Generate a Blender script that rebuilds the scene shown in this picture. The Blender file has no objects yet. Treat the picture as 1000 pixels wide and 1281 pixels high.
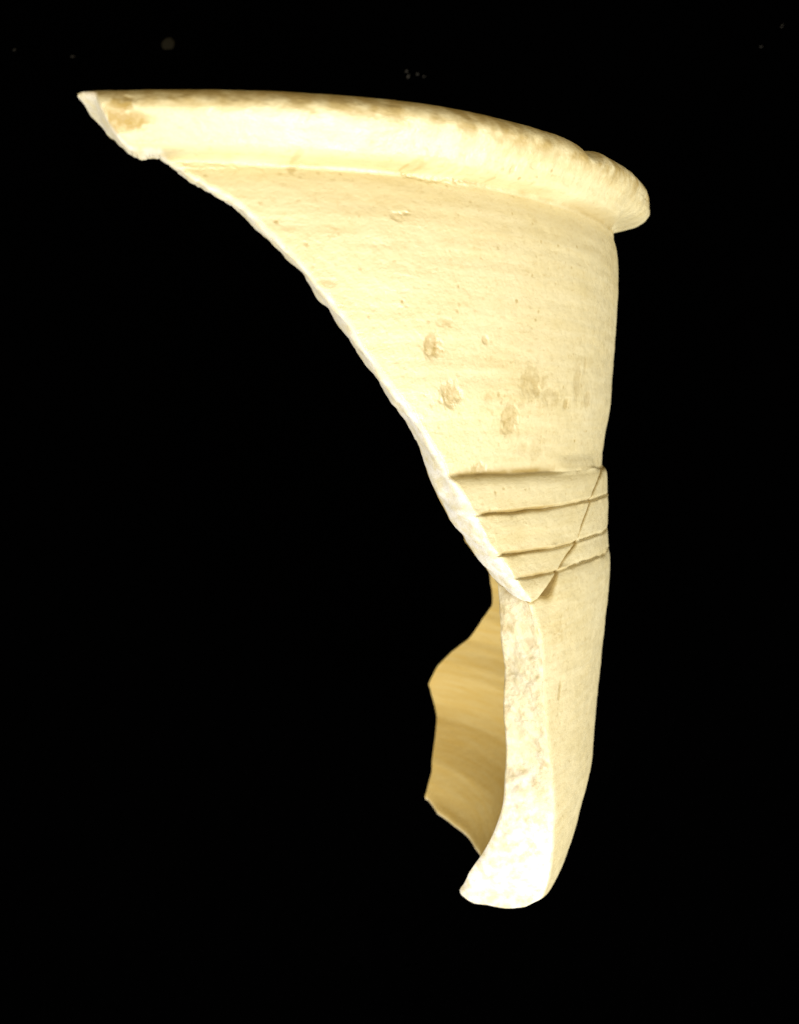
import bpy, math
import numpy as np
from mathutils import Vector

S = 1e-4                      # one unit = 0.1 mm (rim radius about 56 mm)
D = 1324.0                    # camera to vessel axis, units
CLOTH = 1710.0                # camera to cloth, units
sc = bpy.context.scene

# ------------------------------------------------------------------ camera
cam = bpy.data.cameras.new('camera')
cam.sensor_fit = 'HORIZONTAL'; cam.sensor_width = 36.0; cam.lens = 36.0 * D / 1000.0
cam.clip_start = 0.005; cam.clip_end = 20.0
co = bpy.data.objects.new('camera', cam); sc.collection.objects.link(co)
cam.dof.use_dof = True; cam.dof.focus_distance = 980 * S; cam.dof.aperture_fstop = 60.0
co.location = (0, 0, CLOTH * S)          # looks straight down on the black cloth
sc.camera = co

# ------------------------------------------------------------------ light
w = bpy.data.worlds.new('World'); sc.world = w; w.use_nodes = True
bg = w.node_tree.nodes['Background']
bg.inputs[0].default_value = (1.0, 0.80, 0.46, 1); bg.inputs[1].default_value = 0.52

def area(name, loc, target, size, power, col):
    l = bpy.data.lights.new(name, 'AREA'); l.shape = 'DISK'; l.size = size; l.energy = power; l.color = col
    o = bpy.data.objects.new(name, l); sc.collection.objects.link(o)
    o.location = loc
    o.rotation_euler = (Vector(target) - Vector(loc)).to_track_quat('-Z', 'Y').to_euler()
    return o
area('right_lamp', (0.29, -0.27, 0.28), (0.02, 0.0, 0.06), 0.22, 2.6, (1.0, 0.99, 0.97))
area('left_lamp', (-0.22, -0.27, 0.36), (0.02, 0.0, 0.06), 0.22, 1.75, (1.0, 0.99, 0.97))

vs = sc.view_settings
vs.view_transform = 'Standard'; vs.look = 'None'; vs.exposure = 0.0; vs.gamma = 1.0; vs.use_curve_mapping = False
sc.render.engine = 'CYCLES'

# ------------------------------------------------------------------ vessel frame
AX, P_, RO = 229.9, 0.056, -0.037
cp, sp, cr, sr = math.cos(P_), math.sin(P_), math.cos(RO), math.sin(RO)
ROT = np.array([[cr, 0, sr], [0, 1, 0], [-sr, 0, cr]]) @ np.array([[1, 0, 0], [0, cp, -sp], [0, sp, cp]])
ORG = np.array([AX - 500, D, 0.0])
EYE = -ROT.T @ ORG

def to_world(p):
    c = p @ ROT.T + ORG
    return np.stack([c[:, 0], c[:, 2], CLOTH - c[:, 1]], 1) * S

# outer profile r(z), crest of the rim roll first
OUT = np.array([(553, 344), (562, 342), (569, 337.5), (573.5, 331), (574.5, 324.5), (571.5, 317), (565, 308.2), (557.5, 298.2), (551, 295.2), (543, 294.4),
    (537, 293.2), (534.6, 289.8), (535.6, 286), (538, 277), (539.2, 261), (538.9, 239.5), (536.9, 213), (533.9, 179), (529.3, 138),
    (526.5, 111), (521.2, 82), (515.9, 52), (514.0, 44), (514.5, 41), (518.5, 38), (521.0, 32), (521.6, 22), (521.4, 12), (520.8, 10.0), (517.2, 7.0), (520.9, 4.6), (521.8, -3), (521.4, -15),
    (520.6, -26), (519.7, -28.6), (516.2, -31.4), (519.7, -33.6), (520.3, -40), (520.3, -48), (519.4, -51.6), (516.4, -54.4), (520.1, -56.6), (521.9, -63), (522.2, -76), (520.8, -91), (518.9, -109), (513, -150),
    (507.2, -195), (501.8, -240), (496.1, -291), (491.5, -318), (484.1, -345), (476.7, -373), (468.3, -397), (460, -418), (450, -436), (432, -463), (405, -492), (360, -525)], float)
INN = np.array([(553, 344), (540, 343), (525, 338), (513, 328), (505, 312), (500, 290), (499, 262), (497, 220), (494, 180), (489, 138), (484, 90),
    (480, 45), (480, 0), (481, -40), (482.5, -87), (474, -122), (466.2, -172), (455.3, -225), (448.4, -262), (441.5, -298), (420.6, -340), (394, -384), (371, -415), (345, -445), (305, -478), (240, -510)], float)

def sub(P, n=6):
    """monotone-ish smooth resample in z by local cubic (Catmull-Rom)"""
    o = []
    Q = np.vstack([2 * P[0] - P[1], P, 2 * P[-1] - P[-2]])
    for i in range(1, len(Q) - 2):
        for k in range(n):
            t = k / n
            a, b, c, d = Q[i - 1], Q[i], Q[i + 1], Q[i + 2]
            o.append(0.5 * (2 * b + (c - a) * t + (2 * a - 5 * b + 4 * c - d) * t * t + (3 * b - a - 3 * c + d) * t ** 3))
    o.append(P[-1]); return np.array(o)
OUTS, INNS = sub(OUT), sub(INN)
for A_ in (OUTS, INNS):
    A_[:, 1] = np.minimum.accumulate(A_[:, 1]) - np.arange(len(A_)) * 1e-4
def r_out(z): return np.interp(z, OUTS[::-1, 1], OUTS[::-1, 0])
def r_in(z): return np.interp(z, INNS[::-1, 1], INNS[::-1, 0])

def smooth(t, a, b):
    x = np.clip((t - a) / (b - a), 0, 1); return x * x * (3 - 2 * x)
def warp(th, z):
    """the hand-thrown rim is not quite level nor even"""
    sc_ = np.interp(th, [5, 9, 20, 35, 60, 70, 78], [.80, .82, .90, .96, .97, .98, .90])
    off = np.interp(th, [5, 20, 32, 50, 60, 70, 78, 82], [-6, -5, -3, -2, -1, 2, 7, 8.5]) - 5.5 * np.exp(-((th - 53.2) / 1.8) ** 2) * smooth(z, 315, 335)
    f = smooth(z, 235, 297)
    return z + f * off + np.where(z > 297, (z - 297) * (sc_ - 1), 0)
def unwarp(th, z):
    q = z
    for _ in range(4): q = z - (warp(th, q) - q)
    return q
def hit(px, py, inner=False, far=False):
    """where the sight line of a photo pixel meets the wall of the pot: (theta in degrees, z)"""
    d = ROT.T @ np.array([px - 500.0, D, 640.0 - py]); d /= np.linalg.norm(d)
    t = np.linspace(500, 2300, 18001); q = EYE + t[:, None] * d
    ang = np.degrees(np.arctan2(q[:, 0], -q[:, 1])); zu = unwarp(ang, q[:, 2])
    f = np.hypot(q[:, 0], q[:, 1]) - (r_in if inner else r_out)(zu)
    ok = (zu[:-1] < 343.9)
    i = np.where((f[:-1] * f[1:] <= 0) & ok)[0]
    if len(i) == 0: return None
    k = i[-1 if far else 0]
    return ang[k], zu[k]
def hits(pts, **k):
    h = [hit(x, y, **k) for x, y in pts]
    return np.array([a for a in h if a is not None])

# ------------------------------------------------------------------ numeric noise (value noise on surface coordinates)
def vnoise(x, y, seed=0):
    x = np.asarray(x, float); y = np.asarray(y, float)
    xi = np.floor(x).astype(np.int64); yi = np.floor(y).astype(np.int64)
    fx = x - xi; fy = y - yi; fx = fx * fx * (3 - 2 * fx); fy = fy * fy * (3 - 2 * fy)
    def h(a, b):
        n = (a * 374761393 + b * 668265263 + seed * 974711) & 0x7fffffff
        n = ((n ^ (n >> 13)) * 1274126177) & 0x7fffffff
        return ((n ^ (n >> 16)) & 0xffff) / 32767.5 - 1
    return (h(xi, yi) * (1 - fx) + h(xi + 1, yi) * fx) * (1 - fy) + (h(xi, yi + 1) * (1 - fx) + h(xi + 1, yi + 1) * fx) * fy
def fbm(x, y, seed=0, n=4):
    r = 0; a = 1.0
    for k in range(n): r = r + a * vnoise(x * 2 ** k, y * 2 ** k, seed + k * 17); a *= 0.5
    return r

# ------------------------------------------------------------------ edges of the two joined fragments
SIL = [(105, 114), (108, 131), (115, 146), (128, 161), (135, 173), (150, 181), (166, 191), (182, 194), (195, 196), (207, 203), (228, 218), (251, 234), (274, 246),
       (292, 259), (300, 268), (309, 279), (327, 293), (345, 309), (351.5, 318), (370, 333.6), (384, 354), (394, 369), (407, 383), (418, 401), (432, 419),
       (446, 440), (462, 461), (477.6, 486), (496, 514), (516.6, 541), (527, 566), (533, 591), (545, 621), (560, 648), (578, 672), (596, 699), (619, 728)]
OED = [(120, 114), (126, 131), (134, 147), (143, 160), (152, 173), (162, 181), (176, 189), (190, 192.5), (202, 195), (214, 203), (236, 217), (262, 233), (286, 245), (303, 257), (314, 266), (328, 280), (342, 294),
       (371, 325), (395, 351), (418, 378), (438, 406), (457, 436), (480, 468), (500, 495), (522, 525), (541, 556), (556, 580), (569, 602), (590, 638), (611, 681), (638, 718), (655, 745)]
CRK = [(662, 753), (671, 748), (683, 733), (693, 718), (703, 703), (711, 692), (719, 676), (727, 660), (733, 645), (738, 630), (743, 615), (750, 598)]
SIL = [(x + 5.0 * np.interp(y, [150, 190, 330, 420], [0, 1, 1, .5]), y) for x, y in SIL]
ho, hi = hits(OED), hits(SIL, inner=True)
hc = hits(CRK)
tip = hc[0, 0]
def mono(h):
    o = [h[0]]
    for a in h[1:]:
        if a[0] > o[-1][0] + 0.05: o.append(a)
    return np.array(o)
back = np.array([(hc[-1, 0] + 4, 39), (90, 42), (110, 34), (140, 45)])
EO = mono(np.vstack([[(ho[0, 0] - 1.5, 343.8)], ho, hc, back]))
ki = hi[hi[:, 0] < 49.2]
ci = hc.copy(); ci[:, 0] += 0.8; ci[:, 1] += 7 + 0 * ci[:, 1]
ci = ci[ci[:, 0] > ki[-1, 0] + .4]
EI = mono(np.vstack([[(EO[0, 0] - 0.01, 343.7)], ki, ci, back + np.array([0, 3])]))
ke = int(np.argmax(EO[:, 0] > tip))
def zo(t): return np.interp(t, EO[:, 0], EO[:, 1])
def zi(t): return np.interp(t, EI[:, 0], EI[:, 1])
TH0, TH1 = EO[0, 0], 131.0
print('edge start', TH0, 'tip', tip, EI[:5], ki[-1])

# ------------------------------------------------------------------ surface detail of the outside: pits, crusts, chips
FEAT = []                     # theta, z, half width (arc), half height, depth, stain
def feat(px, py, wx, wy, depth, stain_shade):
    h = hit(px, py)
    if h: FEAT.append((h[0], h[1], wx / 1.45, wy / 1.45, depth, stain_shade))
feat(541, 432, 13, 16, 1.6, .75); feat(565, 493, 16, 14, 3.0, .62); feat(637, 524, 16, 20, 1.4, .62); feat(664, 478, 26, 22, 1.0, .45)
feat(690, 497, 26, 12, .8, .40); feat(722, 478, 12, 26, .6, .35); feat(735, 500, 16, 12, .8, .40); feat(708, 505, 10, 8, 1.2, .5); feat(598, 588, 13, 10, 1.8, .6)
feat(607, 425, 6, 5, 1.5, .5); feat(557, 402, 14, 5, .8, .4); feat(497, 270, 8, 5, 2.0, .45); feat(508, 266, 7, 3, 1.5, .4); feat(365, 208, 7, 9, 1.0, .5)
feat(612, 495, 10, 8, .5, .3); feat(624, 493, 3, 3, 2, .8); feat(541, 506, 3, 3, 2, .6); feat(732, 455, 6, 12, .6, .35); feat(672, 560, 16, 16, .4, .25)
feat(152, 128, 12, 14, .8, .95); feat(160, 150, 20, 10, 1.0, 1.0); feat(143, 144, 9, 18, .6, .9); feat(407, 353, 14, 4, .8, .45); feat(655, 560, 10, 8, .5, .3)
feat(540, 217, 34, 8, 2.6, .30); feat(590, 219, 30, 5, 1.6, .25); feat(520, 208, 14, 6, 2.0, .4); feat(620, 222, 20, 3, 1, .2)
feat(700, 866, 5, 16, .8, .55); feat(695, 790, 10, 20, .2, .2); feat(640, 212, 6, 5, 1.2, .3); feat(668, 205, 6, 5, 1.4, .2); feat(672, 490, 9, 9, .8, .5)
feat(640, 236, 50, 4, -2.2, 0); feat(700, 252, 40, 4, -2.2, 0); feat(250, 207, 46, 3, -1.4, 0); feat(565, 226, 30, 4, -1.6, 0)
rs = np.random.RandomState(5)
for k in range(300):          # pin-prick pores
    tz = rs.uniform(0, 1) ** 1.2
    px = rs.uniform(250, 740); py = 210 + tz * 560
    h = hit(px, py)
    if h: FEAT.append((h[0], h[1], rs.uniform(1.0, 2.2), rs.uniform(.8, 1.5), rs.uniform(.8, 1.8), rs.uniform(.2, .8)))

PATCH = [(math.radians(hit(x, y)[0]) * 520, hit(x, y)[1], a, b) for x, y, a, b in ((676, 482, 30, 22), (725, 480, 30, 34), (645, 525, 20, 22), (672, 560, 18, 18), (598, 590, 14, 8), (700, 780, 20, 30), (545, 435, 14, 14))]
for k in range(70):
    py = rs.uniform(760, 1090); h = hit(rs.uniform(695, 725 if py > 1000 else 745), py)
    if h: FEAT.append((h[0], h[1], rs.uniform(1.0, 2.0), rs.uniform(.8, 1.6), .8, rs.uniform(.2, .6)))
def outer_detail(th, z):
    """radial offset and brown stain of the outside, rim shading painted in, for arrays of theta (deg) and z"""
    s = np.radians(th) * 520.0
    dr = 0.9 * fbm(s / 160, z / 120, 3, 3) + 0.30 * vnoise(s / 90, z / 9, 9) + 0.07 * vnoise(s / 60, z / 3.1, 21) + 0.14 * fbm(s / 7, z / 5, 31, 2)
    dr += np.where(z > 300, 0.6 * fbm((s * .7 - z * .7) / 16, (s * .7 + z * .7) / 16, 41, 4), 0)
    st = np.zeros_like(dr)
    rough = .6 * fbm((s * .8 - z * .6) / 6.5, (s * .6 + z * .8) / 6.5, 77, 4) + .6 * fbm((s * .3 + z * .95) / 4.3, (s * .95 - z * .3) / 4.3, 78, 3)
    for (t0, z0, a, b, dep, stn) in FEAT:
        m = (np.abs(th - t0) < np.degrees(2.2 * a / 520)) & (np.abs(z - z0) < 2.2 * b)
        if not m.any(): continue
        d = np.sqrt(((s[m] - math.radians(t0) * 520) / a) ** 2 + ((z[m] - z0) / b) ** 2)
        d = d + 0.42 * rough[m] * (1 if a > 3 else 0)
        f = np.clip((1.25 - d) / 0.5, 0, 1); f = f * f * (3 - 2 * f)
        dr[m] -= f * dep * (.5 if a > 3 else .12) * (1 + 0.35 * rough[m])
        st[m] = np.maximum(st[m], f * stn * (1.15 if a > 3 else 1) * np.clip(0.75 + 0.45 * rough[m], 0.1, 1.2))
    # first groove is interrupted by a swelling of the ridge near the crack
    dr += smooth(th, 64, 74) * smooth(z, 284, 290) * (np.interp(z, [290, 296, 299.5, 301.5, 304, 308, 313, 319, 321], [535.0, 535.0, 538, 552, 564, 571, 574, 574.8, 574.2]) - r_out(z)) * (z < 320)      # undercut, fuller end of the roll
    line = 516.0 + (60 - z) * .165
    g = smooth(th, 53.5, 57.5) * (1 - .6 * smooth(th, 65, 71)) * smooth(z, 33, 37) * (1 - smooth(z, 48, 66))
    dr += g * np.clip(line - r_out(z), 0, 9)
    te = np.interp(z, EO[:ke][::-1, 1], EO[:ke][::-1, 0]); inn_ = smooth(th, te + .5, te + 1.6); fade = smooth(th, 50, 57)
    for z0 in (7.0, -31.4, -54.4): dr += (1.0 * fade + 3.0 * (1 - inn_)) * np.exp(-((z - z0) / 2.4) ** 2)
    for z0 in (7.0, -31.4, -54.4): dr += 2.4 * np.clip(.15 + .6 * fbm(s / 24, s * 0, int(z0) + 90, 3), 0, 1) * np.exp(-((z - z0) / 2.6) ** 2)
    for z0, am, wd in ((42.5, .9, 3.4), (7.0, .95, 2.8), (-31.4, .95, 2.8), (-54.4, .8, 2.6)):   # darker brown along the incised lines
        st = np.maximum(st, (1 - .55 * fade) * (.2 + .8 * inn_) * am * np.exp(-((z - z0) / wd) ** 2) * np.clip(.8 + .5 * fbm(s / 30, z / 9, 64, 3), .1, 1) * np.where((z0 > 40) & (th > 55), .22, 1))
    neck = np.exp(-((z - 262) / 26) ** 2) * smooth(th, 8, 16) * np.clip(.5 + .5 * fbm(s / 120, z / 12, 65, 4), 0, 1)   # streaky tan band under the rim
    top = smooth(z + 6 * smooth(th, 22, 45), 311, 333) * np.clip(.66 + .7 * fbm((s * .8 - z * .6) / 11, (s * .6 + z * .8) / 11, 66, 5), 0, 1)                                   # rim-top shading painted in, mixed with mottled soil
    st = np.maximum(st, np.maximum(np.maximum(.24 * neck, .78 * top), .6 * np.exp(-((z - 292.5) / 2.6) ** 2) * np.clip(.6 + .7 * fbm(s / 40, z / 8, 67, 4), 0, 1)))  # last term paints the shadow line beneath the roll into the crevice
    for px_, pz_, wx, wz in PATCH:      # merged, speckled soil patch
        e = np.exp(-((s - px_) / wx) ** 2 - ((z - pz_) / wz) ** 2)
        st = np.maximum(st, .62 * e * np.clip(-.05 + .75 * rough, 0, 1))
    # worn line where the slip ran down, beside the silhouette
    return dr, st

def wob(th, z):
    s = np.radians(th) * 520.0
    return 1.4 * fbm(s / 55, s * 0 + z / 60, 44, 3) * smooth(z, -80, -60) * (1 - smooth(z, 50, 75))
# ------------------------------------------------------------------ mesh assembly
def rad(th): return np.radians(th)
class Part:
    def __init__(s): s.V = []; s.F = []; s.A = []; s.n = 0
    def grid(s, th, z, r, frac, stain_shade, inside, wrap=False, flip=False):
        """th,z,r: (cols, rows)"""
        c, m = th.shape; base = s.n
        s.V.append(np.stack([(r * np.sin(rad(th))).ravel(), (-r * np.cos(rad(th))).ravel(), z.ravel()], 1))
        s.A.append(np.stack([(rad(th) * 5.2).ravel(), (z / 100).ravel(), (r / 100).ravel(), np.broadcast_to(frac, th.shape).ravel(), np.broadcast_to(stain_shade, th.shape).ravel(), np.broadcast_to(inside, th.shape).ravel()], 1))
        idx = base + np.arange(c * m).reshape(c, m)
        nx = np.roll(idx, -1, 1) if wrap else idx[:, 1:]
        cu = idx if wrap else idx[:, :-1]
        q = np.stack([cu[:-1], nx[:-1], nx[1:], cu[1:]], -1).reshape(-1, 4)
        if flip: q = q[:, ::-1]
        s.F.append(q); s.n += c * m
        return idx
    def build(s, name, mat, parent):
        V = to_world(np.vstack(s.V)); F = np.vstack(s.F); A = np.vstack(s.A)
        me = bpy.data.meshes.new(name)
        me.vertices.add(len(V)); me.vertices.foreach_set('co', V.astype(np.float32).ravel())
        me.loops.add(F.size); me.loops.foreach_set('vertex_index', F.astype(np.int32).ravel())
        me.polygons.add(len(F)); me.polygons.foreach_set('loop_start', np.arange(0, F.size, 4, dtype=np.int32))
        me.update(calc_edges=True); me.validate()
        a = me.attributes.new('srf', 'FLOAT_VECTOR', 'POINT'); a.data.foreach_set('vector', A[:, :3].astype(np.float32).ravel())
        for k, nm in ((3, 'frac'), (4, 'stain_shade'), (5, 'inside')):
            a = me.attributes.new(nm, 'FLOAT', 'POINT'); a.data.foreach_set('value', A[:, k].astype(np.float32))
        me.polygons.foreach_set('use_smooth', np.ones(len(F), bool))
        me.materials.append(mat)
        o = bpy.data.objects.new(name, me); sc.collection.objects.link(o); o.parent = parent
        return o

def bez(n): return np.linspace(0, 1, n)
def outer_rows(top, bot, n):
    """z rows with more of them in the rim roll and the grooves"""
    return top + (bot - top) * np.linspace(0, 1, n)

def fracture(tA, zA, rA, tB, zB, rB, dt, dz, n, bulge, rough, seed):
    """strip across the wall thickness from outer edge A to inner edge B; (dt,dz) = outward direction in arc and height"""
    wv = np.linspace(0, 1, n + 2)[1:-1][None, :]
    t = tA[:, None] + (tB - tA)[:, None] * wv; z = zA[:, None] + (zB - zA)[:, None] * wv; r = rA[:, None] + (rB - rA)[:, None] * wv
    s = rad(t) * 500
    b = bulge * (1 - np.abs(2 * wv - 1) ** 5)
    nz = rough * (fbm((s - z * .7) / 26, r / 22 + 0 * s, seed, 4)) * (1 - np.abs(2 * wv - 1) ** 6)
    off = b + nz
    t = t + np.degrees(dt[:, None] * off / 500); z = z + dz[:, None] * off
    return t, z, r

# ---- upper fragment: rim, neck and most of the grooves
up = Part()
cols = np.unique(np.concatenate([np.linspace(TH0, 14, 120), np.linspace(14, 84, 640), np.linspace(84, TH1, 90)]))
jit = lambda t, sd: 0.9 * fbm(t * 9.0 / 6, 0 * t + 3.3, sd, 4)
ZO = np.minimum(zo(cols) + 1.3 * jit(cols, 5) * np.clip((cols - TH0) / 2, 0, 1) * np.where(cols > tip, .35, 1), 343.9)
ZI = np.minimum(zi(cols) + 1.6 * jit(cols, 6) * np.clip((cols - TH0) / 2, 0, 1), 343.8)
nO, nF, nI = 440, 9, 110
v = np.linspace(0, 1, nO)
z_o = 344 + (ZO[:, None] - 344) * v[None, :]
t_o = np.repeat(cols[:, None], nO, 1)
# even spacing along the profile length would starve the flat rim top, so warp rows there
pl = np.concatenate([[0], np.cumsum(np.hypot(np.diff(OUTS[:, 0]), np.diff(OUTS[:, 1])))])
def len_at(z): return np.interp(-z, -OUTS[:, 1], pl)
def z_at(l): return np.interp(l, pl, OUTS[:, 1])
# the rim roll is broken off, with a rounded end, just past the silhouette
KE = np.sqrt(np.clip(1 - (np.clip(cols - 76.0, 0, 9) / 5.6) ** 4, 0, 1))
ZT = 297 + 47 * KE + 1.5 * fbm(cols / 3, cols * 0, 8, 3) * (KE < .5)
l0 = np.where(KE < 1, len_at(np.minimum(ZT, 344)), 0)
z_o = z_at(l0[:, None] + (len_at(ZO) - l0)[:, None] * v[None, :])
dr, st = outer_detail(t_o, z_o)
# rim is chipped lower towards the silhouette end
rb_ = r_out(z_o + wob(t_o, z_o)); rr = np.where(z_o > 290, 536 + (rb_ - 536) * KE[:, None], rb_) + dr
edge_round = np.exp(-((z_o - ZO[:, None]) / 2.2) ** 2) * 1.2
rr -= edge_round
z_i = ZI[:, None] + (np.minimum(ZT, 344) - ZI)[:, None] * (np.linspace(0, 1, nI + 1)[None, :-1]) ** 0.8
t_i = np.repeat(cols[:, None], nI, 1)
r_i = r_in(z_i) + 1.5 * vnoise(rad(t_i) * 3, z_i / 28, 12) + 0.4 * vnoise(rad(t_i) * 6, z_i / 7, 13)
dzo = np.gradient(ZO, rad(cols) * 520); nn = np.hypot(dzo, 1)
left = cols < tip
dt_, dz_ = dzo / nn, -1 / nn
bul = np.where(left, 5.0, 0.0) * np.clip((cols - TH0) / 3, 0, 1)
tf, zf, rf = fracture(cols, ZO, rr[:, -1], cols, ZI, r_i[:, 0], dt_ * np.where(left, 1, 0), dz_ * np.where(left, 1, 0), nF, 1.0, 1.0, 50)
amp = np.clip((cols - TH0) / 4, 0, 1)[:, None] * np.where(left, 1, 0)[:, None]
T = np.hstack([t_o, tf, t_i]); Z = np.hstack([z_o, zf, z_i]); R_ = np.hstack([rr, rf, r_i])
wv = np.linspace(0, 1, nF + 2)[1:-1][None, :]
bo = amp * (1.8 * (1 - np.abs(2 * wv - 1) ** 4) + 1.0 * fbm((rad(tf) * 500 - zf * .7) / 16, rf / 14, 61, 4) * (1 - np.abs(2 * wv - 1) ** 6))
T[:, nO:nO + nF] += np.degrees(dt_[:, None] * bo / 500); Z[:, nO:nO + nF] += dz_[:, None] * bo
FR = np.hstack([np.clip(1 - np.abs(z_o - ZO[:, None]) / 2.0, 0, 1) * np.where(left, .7, 0)[:, None], np.repeat(np.interp(cols, [10, 30, 42], [.6, .8, 1])[:, None], nF, 1), 0 * t_i])
st = np.maximum(st, .6 * np.exp(-((z_o - ZO[:, None]) / 1.7) ** 2) * smooth(t_o, tip + 1.2, tip + 4))
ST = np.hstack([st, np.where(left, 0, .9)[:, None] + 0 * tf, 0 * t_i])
# the tip stands slightly proud of the lower fragment
R_[:, :nO] += (2.4 * np.exp(-((t_o - tip) / 6) ** 2) * np.exp(-((z_o - ZO[:, None]) / 45) ** 2))
Z = warp(T, Z)
IN = np.hstack([0 * t_o, 0 * tf, 1 + 0 * t_i])
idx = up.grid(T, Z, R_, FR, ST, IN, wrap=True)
def end_cap(part, row, no, nf, ni, flip):
    """fill the end section of a wrapped grid with a strip mesh between outer and inner halves"""
    o = row[:no]; inn = row[no + nf:][::-1]
    k = np.linspace(0, len(inn) - 1, no).round().astype(int); i2 = inn[k]
    q = np.stack([o[:-1], o[1:], i2[1:], i2[:-1]], -1)
    if flip: q = q[:, ::-1]
    part.F.append(q)
end_cap(up, idx[-1], nO, nF, nI, True)

# ---- lower fragment: body wall with the thick break face
lo = Part()
LOE = [(664, 752), (668, 765), (677, 800), (680, 860), (685, 920), (690, 960), (692, 1000), (692, 1040), (689, 1080), (684, 1108)]
LIE = [(624, 742), (625, 765), (627, 800), (632, 835), (631, 860), (630, 900), (632, 930), (633, 960), (632, 990), (626, 1018), (615, 1045), (601, 1072), (588, 1092), (582, 1104)]
BIE = [(582, 676), (594, 692), (607, 706), (613, 715), (615, 735), (617, 757), (602, 778), (585, 798), (565, 815), (549, 833), (538, 855), (541, 880), (545, 905), (545, 930), (542, 965), (531, 992)]
lo_o, lo_i, ba_i = hits(LOE), hits(LIE, inner=True), hits(BIE, inner=True, far=True)
bo_i = hits([(528, 1003), (540, 1020), (560, 1035), (578, 1050), (585, 1062)], inner=True, far=True)
print('lower', lo_o, lo_i, ba_i, bo_i)
def srt(a): return a[np.argsort(a[:, 1])]
a_, b_, c_ = srt(lo_o), srt(lo_i), srt(ba_i)
L_o = lambda z: np.interp(z, a_[:, 1], a_[:, 0])
L_i = lambda z: np.interp(z, b_[:, 1], b_[:, 0])
B_i = lambda z: np.interp(z, np.r_[c_[:, 1], c_[-1, 1] + 40, 60], np.r_[c_[:, 0], 130, 131])
bb = bo_i[np.argsort(bo_i[:, 0])]
zb_i = lambda t: np.interp(t, np.r_[60, 62, bb[:, 0]], np.r_[-424, -428, bb[:, 1]])
zb_o = lambda t: np.interp(t, np.r_[58, 62, 66, 70, bb[:, 0]], np.r_[-418, -424, -432, -437, bb[:, 1] - 9])
gap = lambda t: 1.5 + 12.5 * np.exp(-((t - 52.0) / 1.6) ** 2) + 0.9 * np.exp(-((t - 57) / 4) ** 2)
zoj = lambda t: np.interp(t, cols, ZO)
NU, NV, NI2, NF2 = 420, 420, 170, 10
u = np.unique(np.concatenate([np.linspace(0, .45, 300), np.linspace(.45, 1, 110)]))
NU = len(u)
def solve(Lf, Rf, top, bot, nv, pw=1.0):
    vv = np.linspace(0, 1, nv)[None, :] ** pw
    th = np.repeat((50 + 80 * u)[:, None], nv, 1); z = None
    for _ in range(14):
        z = top(th) + (bot(th) - top(th)) * vv
        th = 0.5 * th + 0.5 * (Lf(z) * (1 - u[:, None]) + Rf(z) * u[:, None])
    return th, z
t1, z1 = solve(L_o, lambda z: B_i(z) - .5, lambda t: zoj(t) - gap(t), zb_o, NV)
t2, z2 = solve(L_i, B_i, lambda t: zi(t) - 0.7, zb_i, NI2)
t2, z2 = t2[:, ::-1], z2[:, ::-1]
d1, s1 = outer_detail(t1, z1)
ct = zoj(t1) - gap(t1) - z1                       # distance below the joint
r1 = r_out(z1 + wob(t1, z1)) + d1 - 1.3 * np.exp(-(ct / 2.0) ** 2) - 3.0 * np.exp(-((t1 - 50.5) / 5) ** 2) * np.exp(-(ct / 22) ** 2)
s1 = np.maximum(s1, .85 * np.exp(-(ct / (1.8 + 5.0 * np.exp(-((t1 - 52) / 2.2) ** 2))) ** 2))
# soft rounding where the wall meets the breaks
eb = np.abs(z1 - z1[:, -1:]); r1 -= 7 * np.clip(1 - eb / 9, 0, 1) ** 2
el = rad(t1 - t1[:1]) * 480; r1 -= .8 * np.clip(1 - el / 6, 0, 1) ** 2 * (1 + .6 * fbm(z1 / 16, el / 30, 71, 3))
ring = 4.6 * np.sin((z2 + 365) * 2 * np.pi / 112 + 0.5 * vnoise(rad(t2) * 2, z2 / 60, 4)) * np.clip((-z2 - 150) / 60, 0, 1) + .8 * vnoise(rad(t2) * 2, z2 / 9, 14)
r2 = r_in(z2) + ring * np.clip(rad(t2 - t2[:1]) * 450 / 25, 0.25, 1)
e2 = np.abs(z2 - z2[:, :1]); r2 += 6 * np.clip(1 - e2 / 8, 0, 1) ** 2
wv = np.linspace(0, 1, NF2 + 2)[1:-1][None, :]
tb = t1[:, -1:] + (t2[:, :1] - t1[:, -1:]) * wv; zb = z1[:, -1:] + (z2[:, :1] - z1[:, -1:]) * wv; rb = r1[:, -1:] + (r2[:, :1] - r1[:, -1:]) * wv
pr = 1 - np.abs(2 * wv - 1) ** 4
zb = zb - pr * (9.0 + 2.0 * fbm(rad(tb) * 500 / 20, rb / 18, 91, 3)) * np.clip(1 - (tb - 62) / 40, .25, 1)
T = np.hstack([t1, tb, t2]); Z = np.hstack([z1, zb, z2]); R_ = np.hstack([r1, rb, r2])
f1 = (.12 + .6 * smooth(-z1, 230, 340)) * np.clip(1.1 - el / 9 + .5 * fbm(z1 / 10, el / 12, 72, 3), 0, 1) * np.clip(1 - el / 16, 0, 1)
FR = np.hstack([np.maximum(f1, np.clip(1 - eb / 7, 0, 1)), np.ones_like(tb), np.clip(1 - e2 / 5, 0, 1) * .6])
ST = np.hstack([s1, 0 * tb, 0 * t2])
IN = np.hstack([0 * t1, np.repeat(wv ** 3, len(tb), 0), 1 + 0 * t2])
idx = lo.grid(T, Z, R_, FR, ST, IN, wrap=True)
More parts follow.
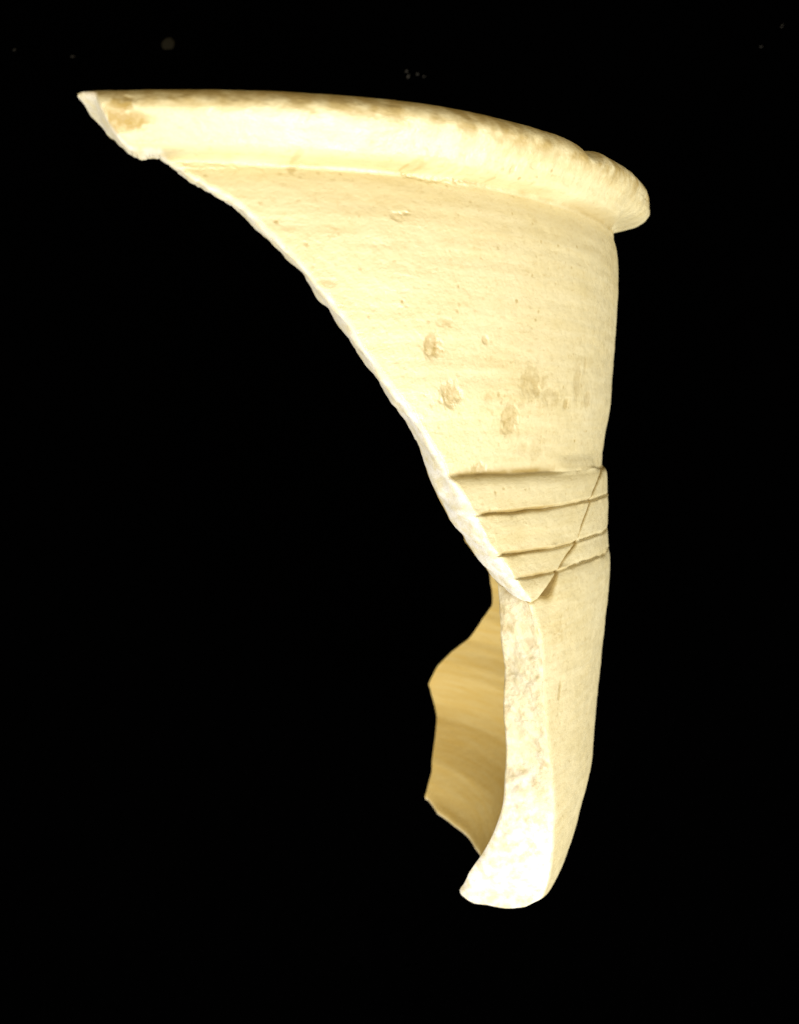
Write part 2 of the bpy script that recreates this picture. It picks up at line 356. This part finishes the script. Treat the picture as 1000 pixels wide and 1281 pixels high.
# break face towards the camera: rows follow the outer edge, columns cross the wall; shares its border with the wrapped shell
def face_cap(part, row, t_e, z_e, r_e, no, nf, ni, sign, nc, seed, rough, bulge):
    o = row[:no]; k = np.linspace(0, ni - 1, no)
    ii = row[no + nf:][::-1]
    to_, zo_, ro_ = t_e[:no], z_e[:no], r_e[:no]
    ti_, zi_, ri_ = [np.interp(k, np.arange(ni), a[no + nf:][::-1]) for a in (t_e, z_e, r_e)]
    wv = np.linspace(0, 1, nc)[None, :]
    t = to_[:, None] + (ti_ - to_)[:, None] * wv; z = zo_[:, None] + (zi_ - zo_)[:, None] * wv; r = ro_[:, None] + (ri_ - ro_)[:, None] * wv
    # last row sags to the rounded bottom strip
    m = row[no - 1:no + nf + 1]
    pr = (1 - np.abs(2 * wv - 1) ** 4)
    sag = (np.interp(wv[0], np.linspace(0, 1, nf + 2), np.r_[zo_[-1], z_e[no:no + nf], zi_[-1]]) - z[-1])
    z = z + sag[None, :] * (np.linspace(0, 1, no)[:, None]) ** 6
    edge = np.clip(np.minimum(np.minimum(wv * 12, (1 - wv) * 12), np.minimum(np.arange(no)[:, None] / 8., (no - 1 - np.arange(no))[:, None] / 14.)), 0, 1)
    edge = 1 - (1 - edge) ** 2
    off = edge * (bulge * wv + .4 + rough * np.maximum(0.9 * fbm(r / 34, z / 40, seed, 3) * smooth(wv, 0, .35) + 0.45 * fbm(r / 9, z / 9, seed + 5, 3), -.2 - wv))
    t = t + sign * np.degrees(off / 470)
    sta = (np.clip(fbm(r / 13, z / 12, seed + 9, 3) * .6 - 0.1, 0, .42) + .15) * np.clip((z + 330) / 70, 0, 1)
    part.grid(t, z, r, .34 + .66 * smooth(-z + 30 * fbm(r / 20, z / 25, 5, 3), 215, 335), sta, 0.0, flip=(sign > 0))
face_cap(lo, idx[0], T[0], Z[0], R_[0], NV, NF2, NI2, -1, 60, 200, 1.8, 2.0)
face_cap(lo, idx[-1], T[-1], Z[-1], R_[-1], NV, NF2, NI2, 1, 14, 300, 1.2, 2.0)

# ------------------------------------------------------------------ materials
def clay():
    m = bpy.data.materials.new('cream_clay'); m.use_nodes = True
    nt = m.node_tree; N = nt.nodes; Lk = nt.links
    b = N['Principled BSDF']
    def nd(t, **k):
        n = N.new(t)
        for a, v_ in k.items(): setattr(n, a, v_)
        return n
    srf = nd('ShaderNodeAttribute', attribute_name='srf'); fr = nd('ShaderNodeAttribute', attribute_name='frac'); stn = nd('ShaderNodeAttribute', attribute_name='stain_shade'); ins = nd('ShaderNodeAttribute', attribute_name='inside')
    def noise(scale, vec, detail=4, rough=.6):
        n = nd('ShaderNodeTexNoise'); n.inputs['Scale'].default_value = scale; n.inputs['Detail'].default_value = detail; n.inputs['Roughness'].default_value = rough
        Lk.new(vec, n.inputs['Vector']); return n
    def mapping(sx, sy, sz):
        n = nd('ShaderNodeMapping'); n.inputs['Scale'].default_value = (sx, sy, sz); Lk.new(srf.outputs['Vector'], n.inputs['Vector']); return n.outputs[0]
    def ramp(x, p0, p1, c0=(0, 0, 0, 1), c1=(1, 1, 1, 1)):
        n = nd('ShaderNodeValToRGB'); e = n.color_ramp.elements; e[0].position = p0; e[1].position = p1; e[0].color = c0; e[1].color = c1
        Lk.new(x, n.inputs[0]); return n.outputs[0]
    def mix(f, a, c, mode='MIX'):
        n = nd('ShaderNodeMix', data_type='RGBA', blend_type=mode)
        for sck, val in ((n.inputs[0], f), (n.inputs[6], a), (n.inputs[7], c)):
            if isinstance(val, (tuple, float, int)): sck.default_value = val
            else: Lk.new(val, sck)
        return n.outputs[2]
    def mul(a, c):
        n = nd('ShaderNodeMath', operation='MULTIPLY')
        for sck, val in ((n.inputs[0], a), (n.inputs[1], c)):
            if isinstance(val, (float, int)): sck.default_value = val
            else: Lk.new(val, sck)
        return n.outputs[0]
    blot = noise(1.3, mapping(1, 1, 1), 5)
    streak = noise(1.0, mapping(1.2, 16, 1), 4)
    fine = noise(1.0, mapping(14, 26, 14), 5, .65)
    base = mix(ramp(blot.outputs['Fac'], .35, .7), (.70, .605, .33, 1), (.745, .665, .405, 1))
    base = mix(mul(ramp(streak.outputs['Fac'], .42, .72), .55), base, (.78, .715, .46, 1))
    base = mix(mul(ramp(fine.outputs['Fac'], .55, .72), .42), base, (.50, .36, .13, 1))
    base = mix(ins.outputs['Fac'], base, mix(ramp(streak.outputs['Fac'], .3, .75), (.83, .60, .19, 1), (.89, .71, .31, 1)))
    grit_ = noise(1.0, mapping(5, 9, 5), 5, .65)
    frn = noise(1.0, mapping(9, 9, 9), 5)
    fcol = mix(ramp(frn.outputs['Fac'], .38, .6), (.73, .665, .45, 1), (.83, .815, .755, 1))
    col = mix(fr.outputs['Fac'], base, fcol)
    col = mix(stn.outputs['Fac'], col, (.40, .275, .07, 1))  # soil brown, also carries the painted rim shading
    Lk.new(col, b.inputs['Base Color'])
    Lk.new(mix(fr.outputs['Fac'], ramp(grit_.outputs['Fac'], .35, .65, (.30, .30, .30, 1), (.5, .5, .5, 1)), (.85, .85, .85, 1)), b.inputs['Roughness'])
    Lk.new(ramp(ins.outputs['Fac'], 0, 1, (1, 1, 1, 1), (.3, .3, .3, 1)), b.inputs['Specular IOR Level'])
    b.inputs['Subsurface Weight'].default_value = 0.0
    pore = noise(1.0, mapping(30, 42, 30), 4, .7); grit = noise(1.0, mapping(7, 12, 7), 4, .6)
    bp = nd('ShaderNodeBump'); bp.inputs['Strength'].default_value = .5; bp.inputs['Distance'].default_value = .00012
    hsum = nd('ShaderNodeMath', operation='ADD'); Lk.new(pore.outputs['Fac'], hsum.inputs[0]); Lk.new(grit.outputs['Fac'], hsum.inputs[1])
    Lk.new(hsum.outputs[0], bp.inputs['Height']); Lk.new(bp.outputs[0], b.inputs['Normal'])
    return m
def black_cloth():
    m = bpy.data.materials.new('black_velvet'); m.use_nodes = True
    nt = m.node_tree; b = nt.nodes['Principled BSDF']
    n = nt.nodes.new('ShaderNodeTexNoise'); n.inputs['Scale'].default_value = 900
    r = nt.nodes.new('ShaderNodeValToRGB'); r.color_ramp.elements[0].color = (.00008, .00008, .0001, 1); r.color_ramp.elements[1].color = (.0003, .0003, .00035, 1)
    nt.links.new(n.outputs['Fac'], r.inputs[0]); nt.links.new(r.outputs[0], b.inputs['Base Color'])
    b.inputs['Roughness'].default_value = 1; b.inputs['Specular IOR Level'].default_value = 0
    return m
CLAY = clay()

root = bpy.data.objects.new('pottery_sherd', None); sc.collection.objects.link(root)
root['label'] = 'cream pottery rim sherd with rolled lip and incised grooves, mended from two fragments'
root['category'] = 'pottery sherd'
uo = up.build('rim_fragment', CLAY, root); uo['label'] = 'upper fragment with rolled rim and grooved neck, broken along a slanting edge'
lw = lo.build('body_fragment', CLAY, root); lw['label'] = 'lower body fragment with a thick white break face and tan inside'

# ------------------------------------------------------------------ black cloth it lies on
zmin = min(min(v_.co.z for v_ in o.data.vertices) for o in (uo, lw))
print('lowest point', zmin)
n = 140; g = np.linspace(-1, 1, n); g = np.sign(g) * (.35 * np.abs(g) + 2.0 * np.abs(g) ** 4); X, Y = np.meshgrid(g, g, indexing='ij')
Zc = .0012 * fbm(X * 14, Y * 14, 7, 3); Zc = Zc - Zc.max() + zmin + .0004
me = bpy.data.meshes.new('cloth')
ii = np.arange(n * n).reshape(n, n)
me.from_pydata(np.stack([X, Y, Zc], -1).reshape(-1, 3).tolist(), [], np.stack([ii[:-1, :-1], ii[1:, :-1], ii[1:, 1:], ii[:-1, 1:]], -1).reshape(-1, 4).tolist())
me.polygons.foreach_set('use_smooth', np.ones(len(me.polygons), bool)); me.materials.append(black_cloth())
cl = bpy.data.objects.new('black_cloth', me); sc.collection.objects.link(cl); cl['kind'] = 'structure'

# a low fold in the cloth, and dust caught on it
def on_cloth(px, py, up_=0.0):
    zc = np.interp(0, [0, 1], [0, 1]) + cloth_z
    d = CLOTH - zc / S
    return np.array([(px - 500) * d / D * S, (640 - py) * d / D * S, zc + up_])
cloth_z = float(np.median(Zc))
def flat_mat(name, col):
    m = bpy.data.materials.new(name); m.use_nodes = True; nt = m.node_tree; b = nt.nodes['Principled BSDF']
    n_ = nt.nodes.new('ShaderNodeTexNoise'); n_.inputs['Scale'].default_value = 2500
    r_ = nt.nodes.new('ShaderNodeValToRGB'); r_.color_ramp.elements[0].color = tuple(c * .5 for c in col) + (1,); r_.color_ramp.elements[1].color = tuple(col) + (1,)
    nt.links.new(n_.outputs['Fac'], r_.inputs[0]); nt.links.new(r_.outputs[0], b.inputs['Base Color'])
    b.inputs['Roughness'].default_value = .9; b.inputs['Specular IOR Level'].default_value = 0.1
    return m
LINT = flat_mat('grey_lint', (.045, .042, .036)); DULL = flat_mat('dull_lint', (.012, .0105, .006))
def speck(px, py, a, b, rot, mat, label):
    rr_ = np.random.RandomState(int(px * 7 + py)); vs_, fs = [], []
    for i in range(3):
        for j in range(10):
            t = 2 * math.pi * j / 10; q = (1.0, .8, .35)[i] * (1 + .18 * rr_.randn() * (i < 2))
            x, y = a * q * math.cos(t), b * q * math.sin(t)
            vs_.append((x * math.cos(rot) - y * math.sin(rot), x * math.sin(rot) + y * math.cos(rot), (-.00012, .00006, .00012)[i]))
    for i in range(2):
        for j in range(10): fs.append((i * 10 + j, i * 10 + (j + 1) % 10, i * 10 + 10 + (j + 1) % 10, i * 10 + 10 + j))
    fs.append(tuple(range(20, 30)))
    me_ = bpy.data.meshes.new('dust_speck'); me_.from_pydata(vs_, [], fs); me_.materials.append(mat)
    o = bpy.data.objects.new('dust_speck', me_); sc.collection.objects.link(o)
    p = on_cloth(px, py)
    k = np.argmin((X - p[0]) ** 2 + (Y - p[1]) ** 2); p[2] = Zc.ravel()[k]
    o.location = p
    o['label'] = label; o['category'] = 'dust speck'
    return o
for px, py, a, b, rot in ((509, 84, 2, 1.6, 0), (511, 90, 3.4, 1.5, 1.3), (522.5, 87.5, 1.8, 1.5, .5), (531, 90.5, 1.6, 1.3, 0)):
    speck(px, py, a * 1.2 * S, b * 1.2 * S, rot, LINT, 'tiny pale dust speck in the cluster beyond the middle of the rim')['group'] = 'clustered dust specks on the cloth'
speck(20, 64, 2.6 * S, 1.2 * S, .2, LINT, 'faint grey dust speck farthest out from the pointed broken rim end')
speck(92, 72, 3.4 * S, 1.3 * S, 0, LINT, 'thin pale dust speck just beyond the pointed broken rim end')
speck(976, 35, 4.6 * S, 1.0 * S, .85, LINT, 'slim slanting pale fibre on the black cloth beyond the rounded lip end')
speck(950, 60.5, 2.2 * S, 1.0 * S, 0, LINT, 'tiny flat grey dust speck beside the slanting fibre')
speck(210, 55.5, 9.5 * 1.29 * S, 8 * 1.29 * S, .5, DULL, 'dull round brown speck on the black cloth beyond the rim')
